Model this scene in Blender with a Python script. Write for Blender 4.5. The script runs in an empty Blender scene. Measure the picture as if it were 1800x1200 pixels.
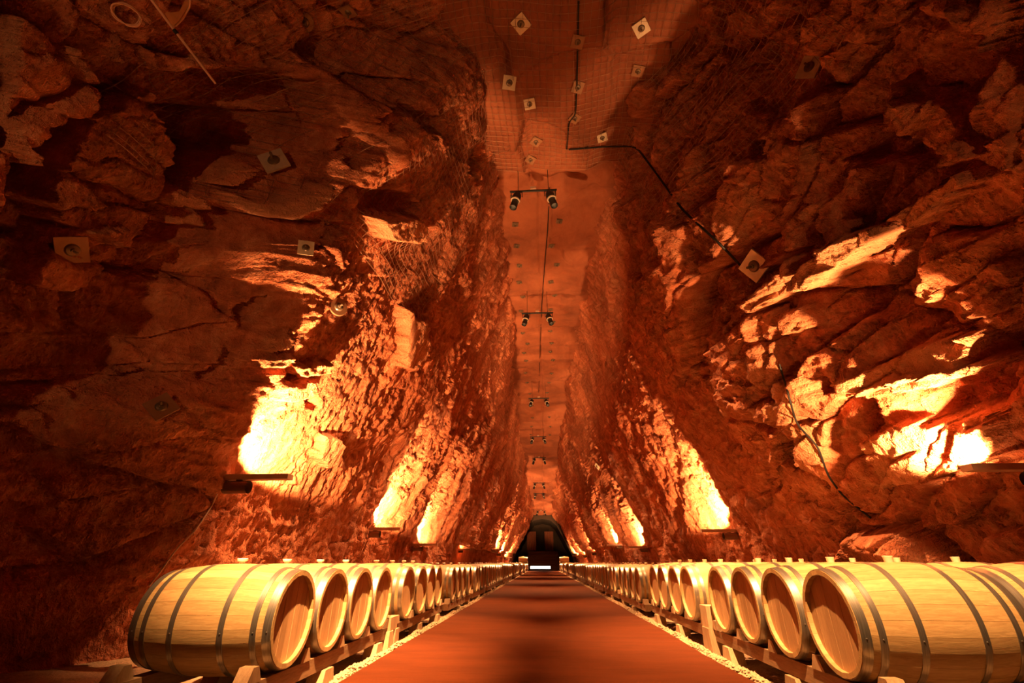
import bpy, bmesh, math, random
import numpy as np
from mathutils import Vector, Matrix
R = math.radians
random.seed(7)
rng = np.random.default_rng(11)
SC = bpy.context.scene
COL = SC.collection

# ------------------------------------------------------------------ camera
CAM_Z = 0.85
FPX = 800.0
TILT = math.atan(388 / FPX)
YAW = math.atan((55 / FPX) / (math.cos(TILT) + 388 / FPX * math.sin(TILT)))
cd = bpy.data.cameras.new('camera'); cam = bpy.data.objects.new('camera', cd); COL.objects.link(cam)
cd.sensor_width = 36; cd.lens = 36 * FPX / 1800; cd.clip_start = 0.05; cd.clip_end = 300
cam.location = (0, 0, CAM_Z); cam.rotation_euler = (math.pi / 2 + TILT, 0, YAW)
SC.camera = cam
# ------------------------------------------------------------------ world, exposure, light levels
w = bpy.data.worlds.new('world'); SC.world = w; w.use_nodes = True
w.node_tree.nodes['Background'].inputs[0].default_value = (0.0, 0.0, 0.0, 1)
w.node_tree.nodes['Background'].inputs[1].default_value = 0.0
vs = SC.view_settings
vs.view_transform = 'Standard'; vs.look = 'None'; vs.gamma = 1; vs.use_curve_mapping = False
vs.exposure = 0.0
SC.cycles.max_bounces = 6; SC.cycles.diffuse_bounces = 4; SC.cycles.glossy_bounces = 2
SC.cycles.use_adaptive_sampling = True; SC.cycles.adaptive_threshold = 0.025
SC.cycles.sample_clamp_indirect = 10.0
SC.cycles.use_denoising = True
LAMP_COL = (1.0, 0.475, 0.18)
UPLIGHT_W = 2800.0
SPOT_W = 21000.0

# ------------------------------------------------------------------ pixel helpers (1800 x 1200 photograph)
ct, st, cp, sp_ = math.cos(TILT), math.sin(TILT), math.cos(YAW), math.sin(YAW)
def ray(px, py):
    r = (px - 900) / FPX; u = (600 - py) / FPX
    z = u * ct + st; F = ct - u * st
    return Vector((r * cp - F * sp_, r * sp_ + F * cp, z)).normalized()
def proj(x, y, z):
    z = z - CAM_Z
    r = x * cp + y * sp_; F = -x * sp_ + y * cp
    d = np.maximum(F * ct + z * st, 1e-3); u = -F * st + z * ct
    return 900 + FPX * r / d, 600 - FPX * u / d

# ------------------------------------------------------------------ object helpers
def tag(o, label=None, cat=None, group=None, kind=None):
    if label: o['label'] = label
    if cat: o['category'] = cat
    if group: o['group'] = group
    if kind: o['kind'] = kind
    return o
def link(name, me, parent=None):
    o = bpy.data.objects.new(name, me); COL.objects.link(o)
    if parent: o.parent = parent
    return o
def empty(name, loc=(0, 0, 0), rot=(0, 0, 0)):
    o = link(name, None); o.location = loc; o.rotation_euler = rot; o.empty_display_size = .1
    return o
def mesh(name, verts, faces, mat=None, smooth=False):
    me = bpy.data.meshes.new(name); me.from_pydata([tuple(v) for v in verts], [], faces)
    if mat: me.materials.append(mat)
    if smooth: me.polygons.foreach_set('use_smooth', [True] * len(me.polygons))
    me.update(); return me
class MB:
    def __init__(s): s.v = []; s.f = []
    def add(s, v, f):
        n = len(s.v); s.v += [tuple(p) for p in v]; s.f += [tuple(i + n for i in q) for q in f]; return s
    def box(s, x0, x1, y0, y1, z0, z1, M=None):
        v = [Vector((x, y, z)) for x in (x0, x1) for y in (y0, y1) for z in (z0, z1)]
        if M: v = [M @ p for p in v]
        return s.add(v, [(0, 1, 3, 2), (4, 6, 7, 5), (0, 4, 5, 1), (2, 3, 7, 6), (0, 2, 6, 4), (1, 5, 7, 3)])
    def hexa(s, pts):            # 8 points: bottom 4 (ccw) then top 4
        return s.add(pts, [(3, 2, 1, 0), (4, 5, 6, 7), (0, 1, 5, 4), (1, 2, 6, 5), (2, 3, 7, 6), (3, 0, 4, 7)])
    def tube(s, pts, r, n=8, cap=True):
        pts = [Vector(p) for p in pts]; m = len(pts); rs = r if isinstance(r, (list, tuple)) else [r] * m
        v = []; f = []; up = None
        for i, p in enumerate(pts):
            t = (pts[min(i + 1, m - 1)] - pts[max(i - 1, 0)]).normalized()
            if up is None: up = t.orthogonal().normalized()
            a = (up - t * up.dot(t));  a = a.normalized() if a.length > 1e-6 else t.orthogonal().normalized()
            up = a; b = t.cross(a)
            for k in range(n):
                c = 2 * math.pi * k / n; v.append(p + (a * math.cos(c) + b * math.sin(c)) * rs[i])
        for i in range(m - 1):
            for k in range(n): f.append((i * n + k, i * n + (k + 1) % n, (i + 1) * n + (k + 1) % n, (i + 1) * n + k))
        if cap: f.append(tuple(reversed(range(n)))); f.append(tuple(range((m - 1) * n, m * n)))
        return s.add(v, f)
    def lathe(s, prof, n=32, axis='x', M=None, close=False):    # prof: list of (a, r)
        v = []; f = []; m = len(prof)
        for a, r in prof:
            for k in range(n):
                c = 2 * math.pi * k / n; p = Vector((a, r * math.cos(c), r * math.sin(c)))
                if axis == 'z': p = Vector((r * math.cos(c), r * math.sin(c), a))
                v.append(M @ p if M else p)
        for i in range(m - 1 + int(close)):
            j = (i + 1) % m
            for k in range(n): f.append((i * n + k, i * n + (k + 1) % n, j * n + (k + 1) % n, j * n + k))
        if not close: f.append(tuple(reversed(range(n)))); f.append(tuple(range((m - 1) * n, m * n)))
        return s.add(v, f)
    def me(s, name, mat, smooth=False, angle=None):
        m = mesh(name, s.v, s.f, mat, smooth)
        bm = bmesh.new(); bm.from_mesh(m); bmesh.ops.recalc_face_normals(bm, faces=bm.faces); bm.to_mesh(m); bm.free()
        if smooth: m.polygons.foreach_set('use_smooth', [True] * len(m.polygons)); m.set_sharp_from_angle(angle=angle or R(35))
        m.update(); return m
    def build(s, name, mat, parent=None, smooth=False, angle=None):
        return link(name, s.me(name, mat, smooth, angle), parent)
def copy_tree(o, parent=None):
    c = o.copy(); COL.objects.link(c); c.parent = parent
    for ch in [x for x in KIDS.get(o.name, [])]: copy_tree2(ch, c)
    return c
def copy_tree2(o, parent):
    c = o.copy(); COL.objects.link(c); c.parent = parent
    for ch in KIDS.get(o.name, []): 
        d = ch.copy(); COL.objects.link(d); d.parent = c
    return c
KIDS = {}
def remember(o):
    KIDS[o.name] = list(o.children)
    for c in o.children: KIDS[c.name] = list(c.children)

# ------------------------------------------------------------------ materials
def newmat(name):
    m = bpy.data.materials.new(name); m.use_nodes = True
    nt = m.node_tree; b = nt.nodes['Principled BSDF']; return m, nt, b
def N(nt, t, **kw):
    n = nt.nodes.new(t)
    for k, v in kw.items():
        if k in n.inputs.keys(): n.inputs[k].default_value = v
        else: setattr(n, k, v)
    return n
def coords(nt, scale=(1, 1, 1), rot=(0, 0, 0), kind='Object'):
    tc = N(nt, 'ShaderNodeTexCoord'); mp = N(nt, 'ShaderNodeMapping')
    mp.inputs['Scale'].default_value = scale; mp.inputs['Rotation'].default_value = rot
    nt.links.new(tc.outputs[kind], mp.inputs[0]); return mp.outputs[0]
def ramp(nt, src, stops):
    r = N(nt, 'ShaderNodeValToRGB'); e = r.color_ramp.elements
    while len(e) < len(stops): e.new(.5)
    for q, (p, c) in zip(e, stops): q.position = p; q.color = (*c, 1)
    nt.links.new(src, r.inputs[0]); return r.outputs[0]
def noise(nt, vec, scale, detail=4, rough=.55, dist=0.0):
    n = N(nt, 'ShaderNodeTexNoise'); n.inputs['Scale'].default_value = scale; n.inputs['Detail'].default_value = detail
    n.inputs['Roughness'].default_value = rough; n.inputs['Distortion'].default_value = dist
    nt.links.new(vec, n.inputs['Vector']); return n.outputs[0]
def mix(nt, a, b, fac, mode='MIX'):
    m = N(nt, 'ShaderNodeMix', data_type='RGBA', blend_type=mode)
    for s, x in ((m.inputs[6], a), (m.inputs[7], b)):
        if isinstance(x, tuple): s.default_value = (*x, 1)
        else: nt.links.new(x, s)
    if isinstance(fac, (int, float)): m.inputs[0].default_value = fac
    else: nt.links.new(fac, m.inputs[0])
    return m.outputs[2]
def bump(nt, b, h, strength, dist, prev=None):
    n = N(nt, 'ShaderNodeBump'); n.inputs['Strength'].default_value = strength; n.inputs['Distance'].default_value = dist
    nt.links.new(h, n.inputs['Height'])
    if prev: nt.links.new(prev, n.inputs['Normal'])
    nt.links.new(n.outputs[0], b.inputs['Normal']); return n.outputs[0]
def rock_mat(name, vstretch, base=1.0):
    m, nt, b = newmat(name)
    c0 = coords(nt); cs = coords(nt, vstretch)
    n1 = noise(nt, c0, .7, 3, .6, .4); n2 = noise(nt, cs, 3.0, 5, .68, .3); n3 = noise(nt, c0, 24, 3, .65)
    col = ramp(nt, n2, [(.28, (.28 * base, .085 * base, .033 * base)), (.5, (.55 * base, .170 * base, .072 * base)), (.72, (.76 * base, .33 * base, .17 * base))])
    col = mix(nt, col, ramp(nt, n1, [(.35, (.55, .52, .5)), (.65, (1.15, 1.1, 1.05))]), .8, 'MULTIPLY')
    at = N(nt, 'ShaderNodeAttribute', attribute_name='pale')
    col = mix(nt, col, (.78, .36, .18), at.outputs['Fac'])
    nt.links.new(col, b.inputs['Base Color']); b.inputs['Roughness'].default_value = .82; b.inputs['Specular IOR Level'].default_value = .3
    p = bump(nt, b, n2, .9, .10)
    bump(nt, b, n3, .95, .04, p)
    return m
M_ROCK = rock_mat('red schist rock', (1, 2.6, .9))
M_CEIL, nt, b = newmat('sawn rock ceiling')
c0 = coords(nt); n1 = noise(nt, c0, .8, 5, .6, .5); n2 = noise(nt, c0, 9, 5, .6)
col = ramp(nt, n1, [(.3, (.19, .052, .018)), (.5, (.28, .080, .030)), (.7, (.36, .11, .043))])
nt.links.new(col, b.inputs['Base Color']); b.inputs['Roughness'].default_value = .85
p = bump(nt, b, n2, .6, .03); bump(nt, b, n1, .5, .1, p)
def plain(name, col, rough=.6, metal=0.0, spec=.4):
    m, nt, b = newmat(name); b.inputs['Base Color'].default_value = (*col, 1); b.inputs['Roughness'].default_value = rough
    b.inputs['Metallic'].default_value = metal; b.inputs['Specular IOR Level'].default_value = spec
    n = noise(nt, coords(nt), 14, 4); nt.links.new(mix(nt, tuple(.75 * c for c in col), tuple(min(1, 1.15 * c) for c in col), n), b.inputs['Base Color'])
    return m
def wood(name, dark, light, stretch, rnd=.35, rough=.5, stain=None):
    m, nt, b = newmat(name)
    g = noise(nt, coords(nt, stretch), 9, 5, .65, .6); big = noise(nt, coords(nt, tuple(.25 * s for s in stretch)), 5, 3)
    col = mix(nt, ramp(nt, g, [(.3, dark), (.7, light)]), ramp(nt, big, [(.3, (.78, .7, .62)), (.6, (1.05, 1.03, 1))]), .6, 'MULTIPLY')
    oi = N(nt, 'ShaderNodeObjectInfo')
    col = mix(nt, col, ramp(nt, oi.outputs['Random'], [(0, (1 - rnd, 1 - 1.25 * rnd, 1 - 1.45 * rnd)), (1, (1.08, 1.08, 1.08))]), 1.0, 'MULTIPLY')
    if stain:
        gco = N(nt, 'ShaderNodeTexCoord'); 
        s = noise(nt, coords(nt, (2.2, 2.2, 2.2)), 1.6, 3, .6)
        col = mix(nt, col, stain, ramp(nt, s, [(.56, (0, 0, 0)), (.72, (.75, .75, .75))]))
    nt.links.new(col, b.inputs['Base Color']); b.inputs['Roughness'].default_value = rough; b.inputs['Specular IOR Level'].default_value = .35
    bump(nt, b, g, .25, .004); return m
M_OAK = wood('oak staves', (.40, .272, .115), (.56, .405, .185), (1, 9, 9), .24, .42, stain=(.40, .20, .085))
M_HEAD = wood('oak head boards', (.40, .245, .115), (.54, .35, .17), (9, 9, 1), .22, .55)
M_RIM = wood('oak chime', (.52, .37, .19), (.66, .5, .28), (3, 3, 3), .15, .5)
M_TIMBER = wood('rack timber', (.20, .12, .06), (.36, .24, .13), (8, 1, 8), .3, .65)
M_POST = wood('rack post timber', (.34, .23, .12), (.52, .38, .22), (8, 8, 1), .3, .65)
M_HOOP, nt, b = newmat('galvanised hoop'); b.inputs['Metallic'].default_value = .85; b.inputs['Roughness'].default_value = .36
g = noise(nt, coords(nt, (60, 3, 3)), 3, 3); nt.links.new(ramp(nt, g, [(.3, (.24, .22, .18)), (.7, (.40, .37, .31))]), b.inputs['Base Color'])
M_BUNG = plain('silicone bung', (.80, .74, .62), .4)
M_BUNGW = plain('wooden bung', (.72, .58, .38), .6)
M_CARPET, nt, b = newmat('red brown carpet path')
c = coords(nt); n1 = noise(nt, coords(nt, (1, 3, 1)), 1.2, 4, .6); n2 = noise(nt, c, 160, 3, .6); n3 = noise(nt, coords(nt, (1, 6, 1)), 4, 4)
col = mix(nt, ramp(nt, n1, [(.3, (.074, .0170, .0038)), (.7, (.100, .0232, .0052))]), ramp(nt, n2, [(.3, (.7, .7, .7)), (.7, (1.15, 1.15, 1.15))]), .8, 'MULTIPLY')
nt.links.new(col, b.inputs['Base Color']); b.inputs['Roughness'].default_value = .95; b.inputs['Specular IOR Level'].default_value = .1
p = bump(nt, b, n2, .5, .01); bump(nt, b, n3, .4, .02, p)
M_DIRT, nt, b = newmat('cave floor dirt')
c = coords(nt); n1 = noise(nt, c, 2, 5); n2 = noise(nt, c, 45, 4)
nt.links.new(mix(nt, ramp(nt, n1, [(.3, (.20, .11, .06)), (.7, (.38, .24, .13))]), ramp(nt, n2, [(.3, (.6, .6, .6)), (.7, (1.2, 1.2, 1.2))]), .8, 'MULTIPLY'), b.inputs['Base Color'])
b.inputs['Roughness'].default_value = .95; bump(nt, b, n2, .8, .03)
M_GRAVEL = plain('pale gravel', (.42, .30, .17), .9)
M_BLACK = plain('black painted metal', (.012, .011, .010), .45)
M_DARKMET = plain('dark bronze metal', (.22, .13, .085), .35, .6)
M_TROUGH = plain('painted sheet trough', (.50, .30, .20), .4, .2)
M_PLATE = plain('zinc anchor plate', (.66, .55, .40), .45, .25)
M_PLATED = plain('rusty anchor plate', (.34, .17, .085), .6, .2)
M_PLATEW = plain('white anchor plate', (.85, .72, .50), .45)
M_BOLT = plain('dark anchor bolt', (.20, .14, .09), .4, .5)
M_WIRE = plain('steel wire', (.40, .22, .13), .5, .5)
M_CABLE = plain('black cable', (.008, .007, .006), .6)
M_CORD = plain('pale conduit', (.45, .30, .20), .5)
M_POLE = plain('bronze pole', (.80, .46, .28), .4)
M_STONE = plain('dark stone', (.035, .02, .012), .9)
M_DARKWOOD = plain('dark stage wood', (.05, .026, .015), .8)
M_PANEL = plain('red curtain', (.16, .045, .02), .9)
def emis(name, col, s):
    m, nt, b = newmat(name); b.inputs['Emission Color'].default_value = (*col, 1); b.inputs['Emission Strength'].default_value = s
    b.inputs['Base Color'].default_value = (.8, .8, .8, 1); return m
M_TUBE = emis('glowing light panel', (1, .86, .66), 6)
M_LENS = emis('lit spotlight lens', LAMP_COL, 8)
M_HOT = emis('lit uplight tube', LAMP_COL, 14)

# ------------------------------------------------------------------ numpy noise
def _h(ix, iy, s):
    n = (ix.astype(np.int64) * 374761393 + iy.astype(np.int64) * 668265263 + s * 974634377) & 0xFFFFFFFF
    n = ((n ^ (n >> 13)) * 1274126177) & 0xFFFFFFFF
    n = ((n ^ (n >> 16)) * 2246822519) & 0xFFFFFFFF
    return ((n ^ (n >> 15)) & 0xFFFFFF) / float(0x1000000)
def perlin(x, y, s=0):
    ix = np.floor(x); iy = np.floor(y); fx = x - ix; fy = y - iy
    u = fx ** 3 * (fx * (fx * 6 - 15) + 10); v = fy ** 3 * (fy * (fy * 6 - 15) + 10)
    def g(dx, dy):
        a = _h(ix + dx, iy + dy, s) * 2 * np.pi; return np.cos(a) * (fx - dx) + np.sin(a) * (fy - dy)
    a = g(0, 0); bb = g(1, 0); c = g(0, 1); d = g(1, 1)
    return 1.5 * ((a + (bb - a) * u) * (1 - v) + (c + (d - c) * u) * v)
def fbm(x, y, s=0, o=4):
    t = 0; a = 1.0
    for i in range(o): t = t + a * perlin(x * 2 ** i, y * 2 ** i, s + 17 * i); a *= .5
    return t
def cells(x, y, sx, sy, ang, s):
    """faceted blocks: random offset and tilt for each Worley cell, with grooves between the cells"""
    c, q = math.cos(ang), math.sin(ang)
    X = (c * x + q * y) / sx; Y = (-q * x + c * y) / sy
    ix = np.floor(X); iy = np.floor(Y)
    f1 = np.full(X.shape, 9.); f2 = np.full(X.shape, 9.); val = np.zeros(X.shape)
    for dx in (-1, 0, 1):
        for dy in (-1, 0, 1):
            jx = ix + dx; jy = iy + dy
            ox = X - (jx + .15 + .7 * _h(jx, jy, s)); oy = Y - (jy + .15 + .7 * _h(jx, jy, s + 1))
            d = np.sqrt(ox * ox + oy * oy)
            nv = (_h(jx, jy, s + 2) * 2 - 1) + 1.3 * ((_h(jx, jy, s + 3) - .5) * ox + (_h(jx, jy, s + 4) - .5) * oy) * 2
            m1 = d < f1
            f2 = np.where(m1, f1, np.minimum(f2, d)); val = np.where(m1, nv, val); f1 = np.where(m1, d, f1)
    return val, f2 - f1
def sstep(a, b2, x):
    t = np.clip((x - a) / (b2 - a), 0, 1); return t * t * (3 - 2 * t)
def poly_sd(px, py, poly):
    d = np.full(px.shape, 1e9); ins = np.zeros(px.shape, bool); n = len(poly)
    for i in range(n):
        x0, y0 = poly[i]; x1, y1 = poly[(i + 1) % n]; ex, ey = x1 - x0, y1 - y0
        t = np.clip(((px - x0) * ex + (py - y0) * ey) / (ex * ex + ey * ey + 1e-9), 0, 1)
        d = np.minimum(d, np.hypot(px - x0 - t * ex, py - y0 - t * ey))
        cr = ((y0 > py) != (y1 > py)) & (px < (x1 - x0) * (py - y0) / (y1 - y0 + 1e-9) + x0); ins ^= cr
    return np.where(ins, d, -d)

# ------------------------------------------------------------------ the cave shell
Y_END = 58.0
def zt(y): return np.interp(y, [0, 26, 40, 58], [9.85, 9.85, 8.2, 5.9])
HN = [-1, 0, .8, 1.8, 3, 4.5, 6, 7.5, 9, 9.85, 11]
PROF = {
 -1: dict(far=[-4.3, -4.3, -4.2, -4.0, -3.55, -3.0, -2.45, -1.95, -1.5, -1.25, -1.0],
          near=[-5.2, -5.3, -5.4, -5.4, -5.3, -5.2, -4.9, -4.1, -2.7, -1.5, -1.0], y0=5.5, y1=4.2),
  1: dict(far=[4.7, 4.7, 4.55, 4.3, 3.85, 3.3, 2.9, 2.5, 2.05, 1.75, 1.5],
          near=[4.9, 4.9, 4.8, 4.6, 4.5, 4.4, 4.2, 3.8, 3.2, 2.6, 2.0], y0=7.6, y1=4.6)}
def ygrid():
    ys = list(np.arange(-9, -1.2, .25)) + [-1.2]
    while ys[-1] < Y_END + .5:
        y = max(ys[-1], .1); ys.append(ys[-1] + min(.24, max(.021, y * y / 2100)))
    return np.array(ys)
FEAT = {
 -1: [  # (polygon in the photograph's frame, depth in metres, edge softness px, paleness)
  ([(275,130),(420,115),(600,150),(640,230),(560,300),(440,290),(350,315),(290,250)], -1.1, 14, 0),
  ([(0,290),(60,230),(130,200),(152,212),(110,245),(60,300),(30,370),(0,420)], -.7, 5, 0),
  ([(285,215),(300,215),(320,290),(345,330),(335,345),(300,335),(280,320)], -.6, 4, 0),
  ([(352,665),(395,605),(408,620),(380,668)], -.6, 4, 0),
  ([(205,455),(258,378),(264,398),(215,475)], -.5, 4, 0),
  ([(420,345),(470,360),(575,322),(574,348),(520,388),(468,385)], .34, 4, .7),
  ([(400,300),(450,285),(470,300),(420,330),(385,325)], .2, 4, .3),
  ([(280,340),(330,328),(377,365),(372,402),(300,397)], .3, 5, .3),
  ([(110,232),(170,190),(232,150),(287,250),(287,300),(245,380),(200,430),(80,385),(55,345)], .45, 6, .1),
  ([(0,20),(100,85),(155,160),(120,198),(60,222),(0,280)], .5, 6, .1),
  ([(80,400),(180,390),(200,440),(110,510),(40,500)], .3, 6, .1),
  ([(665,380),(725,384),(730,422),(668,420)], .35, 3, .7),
  ([(655,338),(738,344),(740,378),(657,374)], -.45, 4, 0),
  ([(430,545),(495,525),(502,512),(475,562),(435,580)], -.5, 4, 0),
  ([(455,590),(500,575),(502,602),(450,612)], .22, 3, .3),
  ([(450,625),(495,615),(500,632),(445,642)], .18, 3, .2),
  ([(120,600),(205,590),(215,690),(130,700)], -.2, 8, 0),
  ([(505,640),(560,632),(562,650),(505,655)], .22, 3, .2),
  ([(480,672),(540,662),(545,690),(480,700)], .20, 3, .2),
  ([(500,655),(520,655),(520,672),(500,672)], -.25, 3, 0),
  ([(535,690),(556,684),(558,715),(538,720)], -.25, 3, 0),
  ([(700,540),(740,570),(735,615),(715,650),(690,640),(695,600)], .3, 6, .4),
  ([(640,250),(670,255),(690,270),(650,300),(630,290)], -.4, 4, 0),
  ([(815,300),(835,250),(842,290),(825,325)], -.4, 4, 0),
  ([(560,760),(585,770),(590,815),(560,820),(545,790)], .2, 5, .3),
  ([(730,180),(785,215),(780,245),(735,215)], -.4, 4, 0)],
  1: [
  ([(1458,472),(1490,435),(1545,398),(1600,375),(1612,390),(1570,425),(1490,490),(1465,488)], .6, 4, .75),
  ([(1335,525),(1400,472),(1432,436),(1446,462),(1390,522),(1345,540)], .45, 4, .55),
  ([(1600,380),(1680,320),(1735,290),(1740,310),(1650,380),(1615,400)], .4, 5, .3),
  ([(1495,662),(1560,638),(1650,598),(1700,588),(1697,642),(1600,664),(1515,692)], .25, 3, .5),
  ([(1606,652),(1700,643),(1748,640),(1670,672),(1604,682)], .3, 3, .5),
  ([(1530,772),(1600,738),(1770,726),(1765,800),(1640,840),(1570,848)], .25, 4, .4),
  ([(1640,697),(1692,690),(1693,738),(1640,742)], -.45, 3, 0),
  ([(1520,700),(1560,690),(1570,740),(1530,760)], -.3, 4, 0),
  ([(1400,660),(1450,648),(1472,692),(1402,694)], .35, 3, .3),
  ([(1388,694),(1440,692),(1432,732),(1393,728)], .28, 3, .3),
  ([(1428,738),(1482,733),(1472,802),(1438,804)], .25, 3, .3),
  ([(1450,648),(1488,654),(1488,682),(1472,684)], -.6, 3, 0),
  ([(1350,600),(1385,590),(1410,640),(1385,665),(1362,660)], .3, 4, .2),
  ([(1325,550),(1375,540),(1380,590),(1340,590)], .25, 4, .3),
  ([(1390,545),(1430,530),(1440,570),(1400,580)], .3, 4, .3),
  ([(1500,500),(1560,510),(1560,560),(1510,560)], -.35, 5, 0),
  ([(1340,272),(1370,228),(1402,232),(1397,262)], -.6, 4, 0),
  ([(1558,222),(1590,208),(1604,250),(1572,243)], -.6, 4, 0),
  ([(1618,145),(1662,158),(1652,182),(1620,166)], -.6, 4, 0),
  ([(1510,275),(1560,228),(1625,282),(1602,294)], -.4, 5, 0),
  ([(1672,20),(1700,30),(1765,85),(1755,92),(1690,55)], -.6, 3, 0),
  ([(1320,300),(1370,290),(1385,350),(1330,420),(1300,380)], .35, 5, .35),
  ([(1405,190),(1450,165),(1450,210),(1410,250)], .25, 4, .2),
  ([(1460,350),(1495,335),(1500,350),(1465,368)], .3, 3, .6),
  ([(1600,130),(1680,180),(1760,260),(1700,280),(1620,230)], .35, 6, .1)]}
WALLS = {}
LAMP_YZ = {-1: [(6.3, 1.8), (11.4, 1.53), (16.2, 1.35), (22.6, 1.4)], 1: [(11.6, 1.5), (20.5, 1.4), (28.7, 1.6)]}
def build_wall(side):
    ys = ygrid(); nu = 520
    U = np.linspace(0, 1, nu)
    Y, V = np.meshgrid(ys, U, indexing='ij')
    top = zt(Y); ZN = -.3 + V * 10.55
    Z = np.where(ZN < 1.8, ZN, 1.8 + (ZN - 1.8) * (top - 1.8) / (9.85 - 1.8))
    P = PROF[side]
    k = sstep(P['y0'], P['y1'], Y + .35 * perlin(Y * .3, ZN * .6, 91))
    xf = np.interp(ZN, HN, P['far']); xn = np.interp(ZN, HN, P['near'])
    # the vault draws together towards the far end
    ends = np.interp(Y, [0, 26, 58], [1, 1, .80])
    xf = np.where(ZN > 1.8, xf * ends, xf * np.interp(Y, [0, 30, 58], [1, 1, .88]))
    X = xf * (1 - k) + xn * k
    # slow shifts of the vault's top edge along the gallery
    tf = sstep(6, 9.85, ZN)
    X = X + tf * (np.interp(Y, [8, 12, 18, 26, 45], [.25, .3, .0, -.25, -.2]) if side < 0 else np.interp(Y, [8, 12, 18, 26, 45], [.1, .05, .0, -.15, -.2]))
    W = Z * 1.07; s = 100 if side < 0 else 500
    near = sstep(6.3, 4.3, Y) if side < 0 else sstep(11, 6.5, Y)
    wx = Y + (.18 * perlin(Y * .7, W * .7, s)) + .06 * perlin(Y * 2.7, W * 2.7, s + 5)
    wy = W + (.18 * perlin(Y * .7, W * .7, s + 2)) + .06 * perlin(Y * 2.7, W * 2.7, s + 6)
    sg = 1 if side < 0 else -1
    D = (.22 + .14 * near) * perlin(Y / 5.5, W / 4, s + 8)
    v, e = cells(wx, wy, 2.6, 1.5, sg * .5, s + 10); D += (.06 + .27 * near) * v - .20 * (.12 + near) * (1 - sstep(0, .10, e))
    v, e = cells(wx, wy, .95, .5, sg * .6, s + 20); D += (.025 + .145 * near) * v - (.02 + .09 * near) * (1 - sstep(0, .10, e))
    v, e = cells(wx + .3, wy, .36, .20, sg * .3, s + 30); F = (.014 + .02 * near) * v
    # upright cleavage, strongest beyond the first lamps
    far = 1 - .65 * near
    lean = .12 * sg
    Ys = Y + lean * 0 + .12 * perlin(Y * 1.3, W * .5, s + 33)
    D += far * (.09 * perlin(Ys / .55, W / 2.4, s + 40))
    F = F + far * (.07 * (.5 - np.abs(perlin(Ys / .30, W / 1.3, s + 41))) + .06 * (.5 - np.abs(perlin(Ys / .14, W / .65, s + 42))) + .035 * (.5 - np.abs(perlin(Ys / .075, W / .30, s + 43))))
    # bedded layers near the camera
    t = (W + sg * .25 * (Y - 5)) / .42 + .9 * perlin(Y * .8, W * .8, s + 50)
    lay = (t - np.floor(t)); lm = near * sstep(-.1, .35, perlin(Y / 2.2, W / 1.8, s + 51))
    D += lm * .09 * (lay ** 1.6)
    t = (W + sg * .2 * Y) / .11 + 1.2 * perlin(Y * 1.5, W * 1.5, s + 52); D += near * .012 * (t - np.floor(t))
    D += .10 * fbm(Y * 1.1, W * 1.1, s + 60, 2); F = F + .03 * fbm(Y * 4.4, W * 4.4, s + 64, 2) + .024 * fbm(Y * 9, W * 9, s + 70, 3)
    for ly, lz in LAMP_YZ[side]:   # the lamps stand where the face is hollow above them
        D -= (.10 + .6 * np.clip(D, -.1, 1)) * np.exp(-((Y - ly - .4) / .9) ** 2 - ((Z - lz - .8) / 1.6) ** 2)
    if side < 0:
        D *= 1 - .65 * np.exp(-((Y - 7.3) / 1.5) ** 2 - ((Z - 3.6) / 1.9) ** 2)
    damp = .45 + .55 * sstep(.3, 1.6, Z); D = (D + F) * damp
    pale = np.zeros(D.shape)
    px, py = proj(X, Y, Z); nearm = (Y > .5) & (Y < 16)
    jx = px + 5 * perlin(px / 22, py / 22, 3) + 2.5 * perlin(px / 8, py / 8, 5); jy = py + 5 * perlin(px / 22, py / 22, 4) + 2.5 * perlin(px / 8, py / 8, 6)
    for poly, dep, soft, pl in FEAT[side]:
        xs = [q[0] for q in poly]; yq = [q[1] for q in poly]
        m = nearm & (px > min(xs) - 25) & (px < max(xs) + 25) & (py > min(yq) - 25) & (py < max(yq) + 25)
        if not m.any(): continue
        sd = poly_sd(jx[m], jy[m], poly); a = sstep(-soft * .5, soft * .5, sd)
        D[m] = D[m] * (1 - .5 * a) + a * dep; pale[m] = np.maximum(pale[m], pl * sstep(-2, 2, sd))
    if side < 0:   # low side gallery on the left, far down
        m = sstep(22.9, 23.1, Y) * sstep(41, 39.5, Y) * sstep(1.62, 1.52, Z); D = D * (1 - m) - 1.5 * m
    # direction of displacement: inward and a little downward
    nx, nz = (-side * .95, -.31)
    X = X + nx * D; Z = Z + nz * D
    co = np.stack([X, Y, Z], -1)
    ny = len(ys); idx = np.arange(ny * nu).reshape(ny, nu)
    a, b_, c, d = idx[:-1, :-1].ravel(), idx[1:, :-1].ravel(), idx[1:, 1:].ravel(), idx[:-1, 1:].ravel()
    quads = np.stack([a, b_, c, d] if side < 0 else [a, d, c, b_], -1)
    me = bpy.data.meshes.new('rock_wall'); me.vertices.add(ny * nu); me.vertices.foreach_set('co', co.reshape(-1))
    me.loops.add(quads.size); me.loops.foreach_set('vertex_index', quads.ravel().astype(np.int32))
    me.polygons.add(len(quads)); me.polygons.foreach_set('loop_start', np.arange(0, quads.size, 4, dtype=np.int32))
    me.update(calc_edges=True)
    at = me.attributes.new('pale', 'FLOAT', 'POINT'); at.data.foreach_set('value', pale.ravel().astype(np.float32))
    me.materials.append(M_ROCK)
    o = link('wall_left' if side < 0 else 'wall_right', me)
    WALLS[side] = (ys, ZN[0], co)
    return tag(o, 'rough red rock wall of the gallery on the left' if side < 0 else 'rough red rock wall of the gallery on the right', kind='structure')
wall_l = build_wall(-1); wall_r = build_wall(1)

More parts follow.
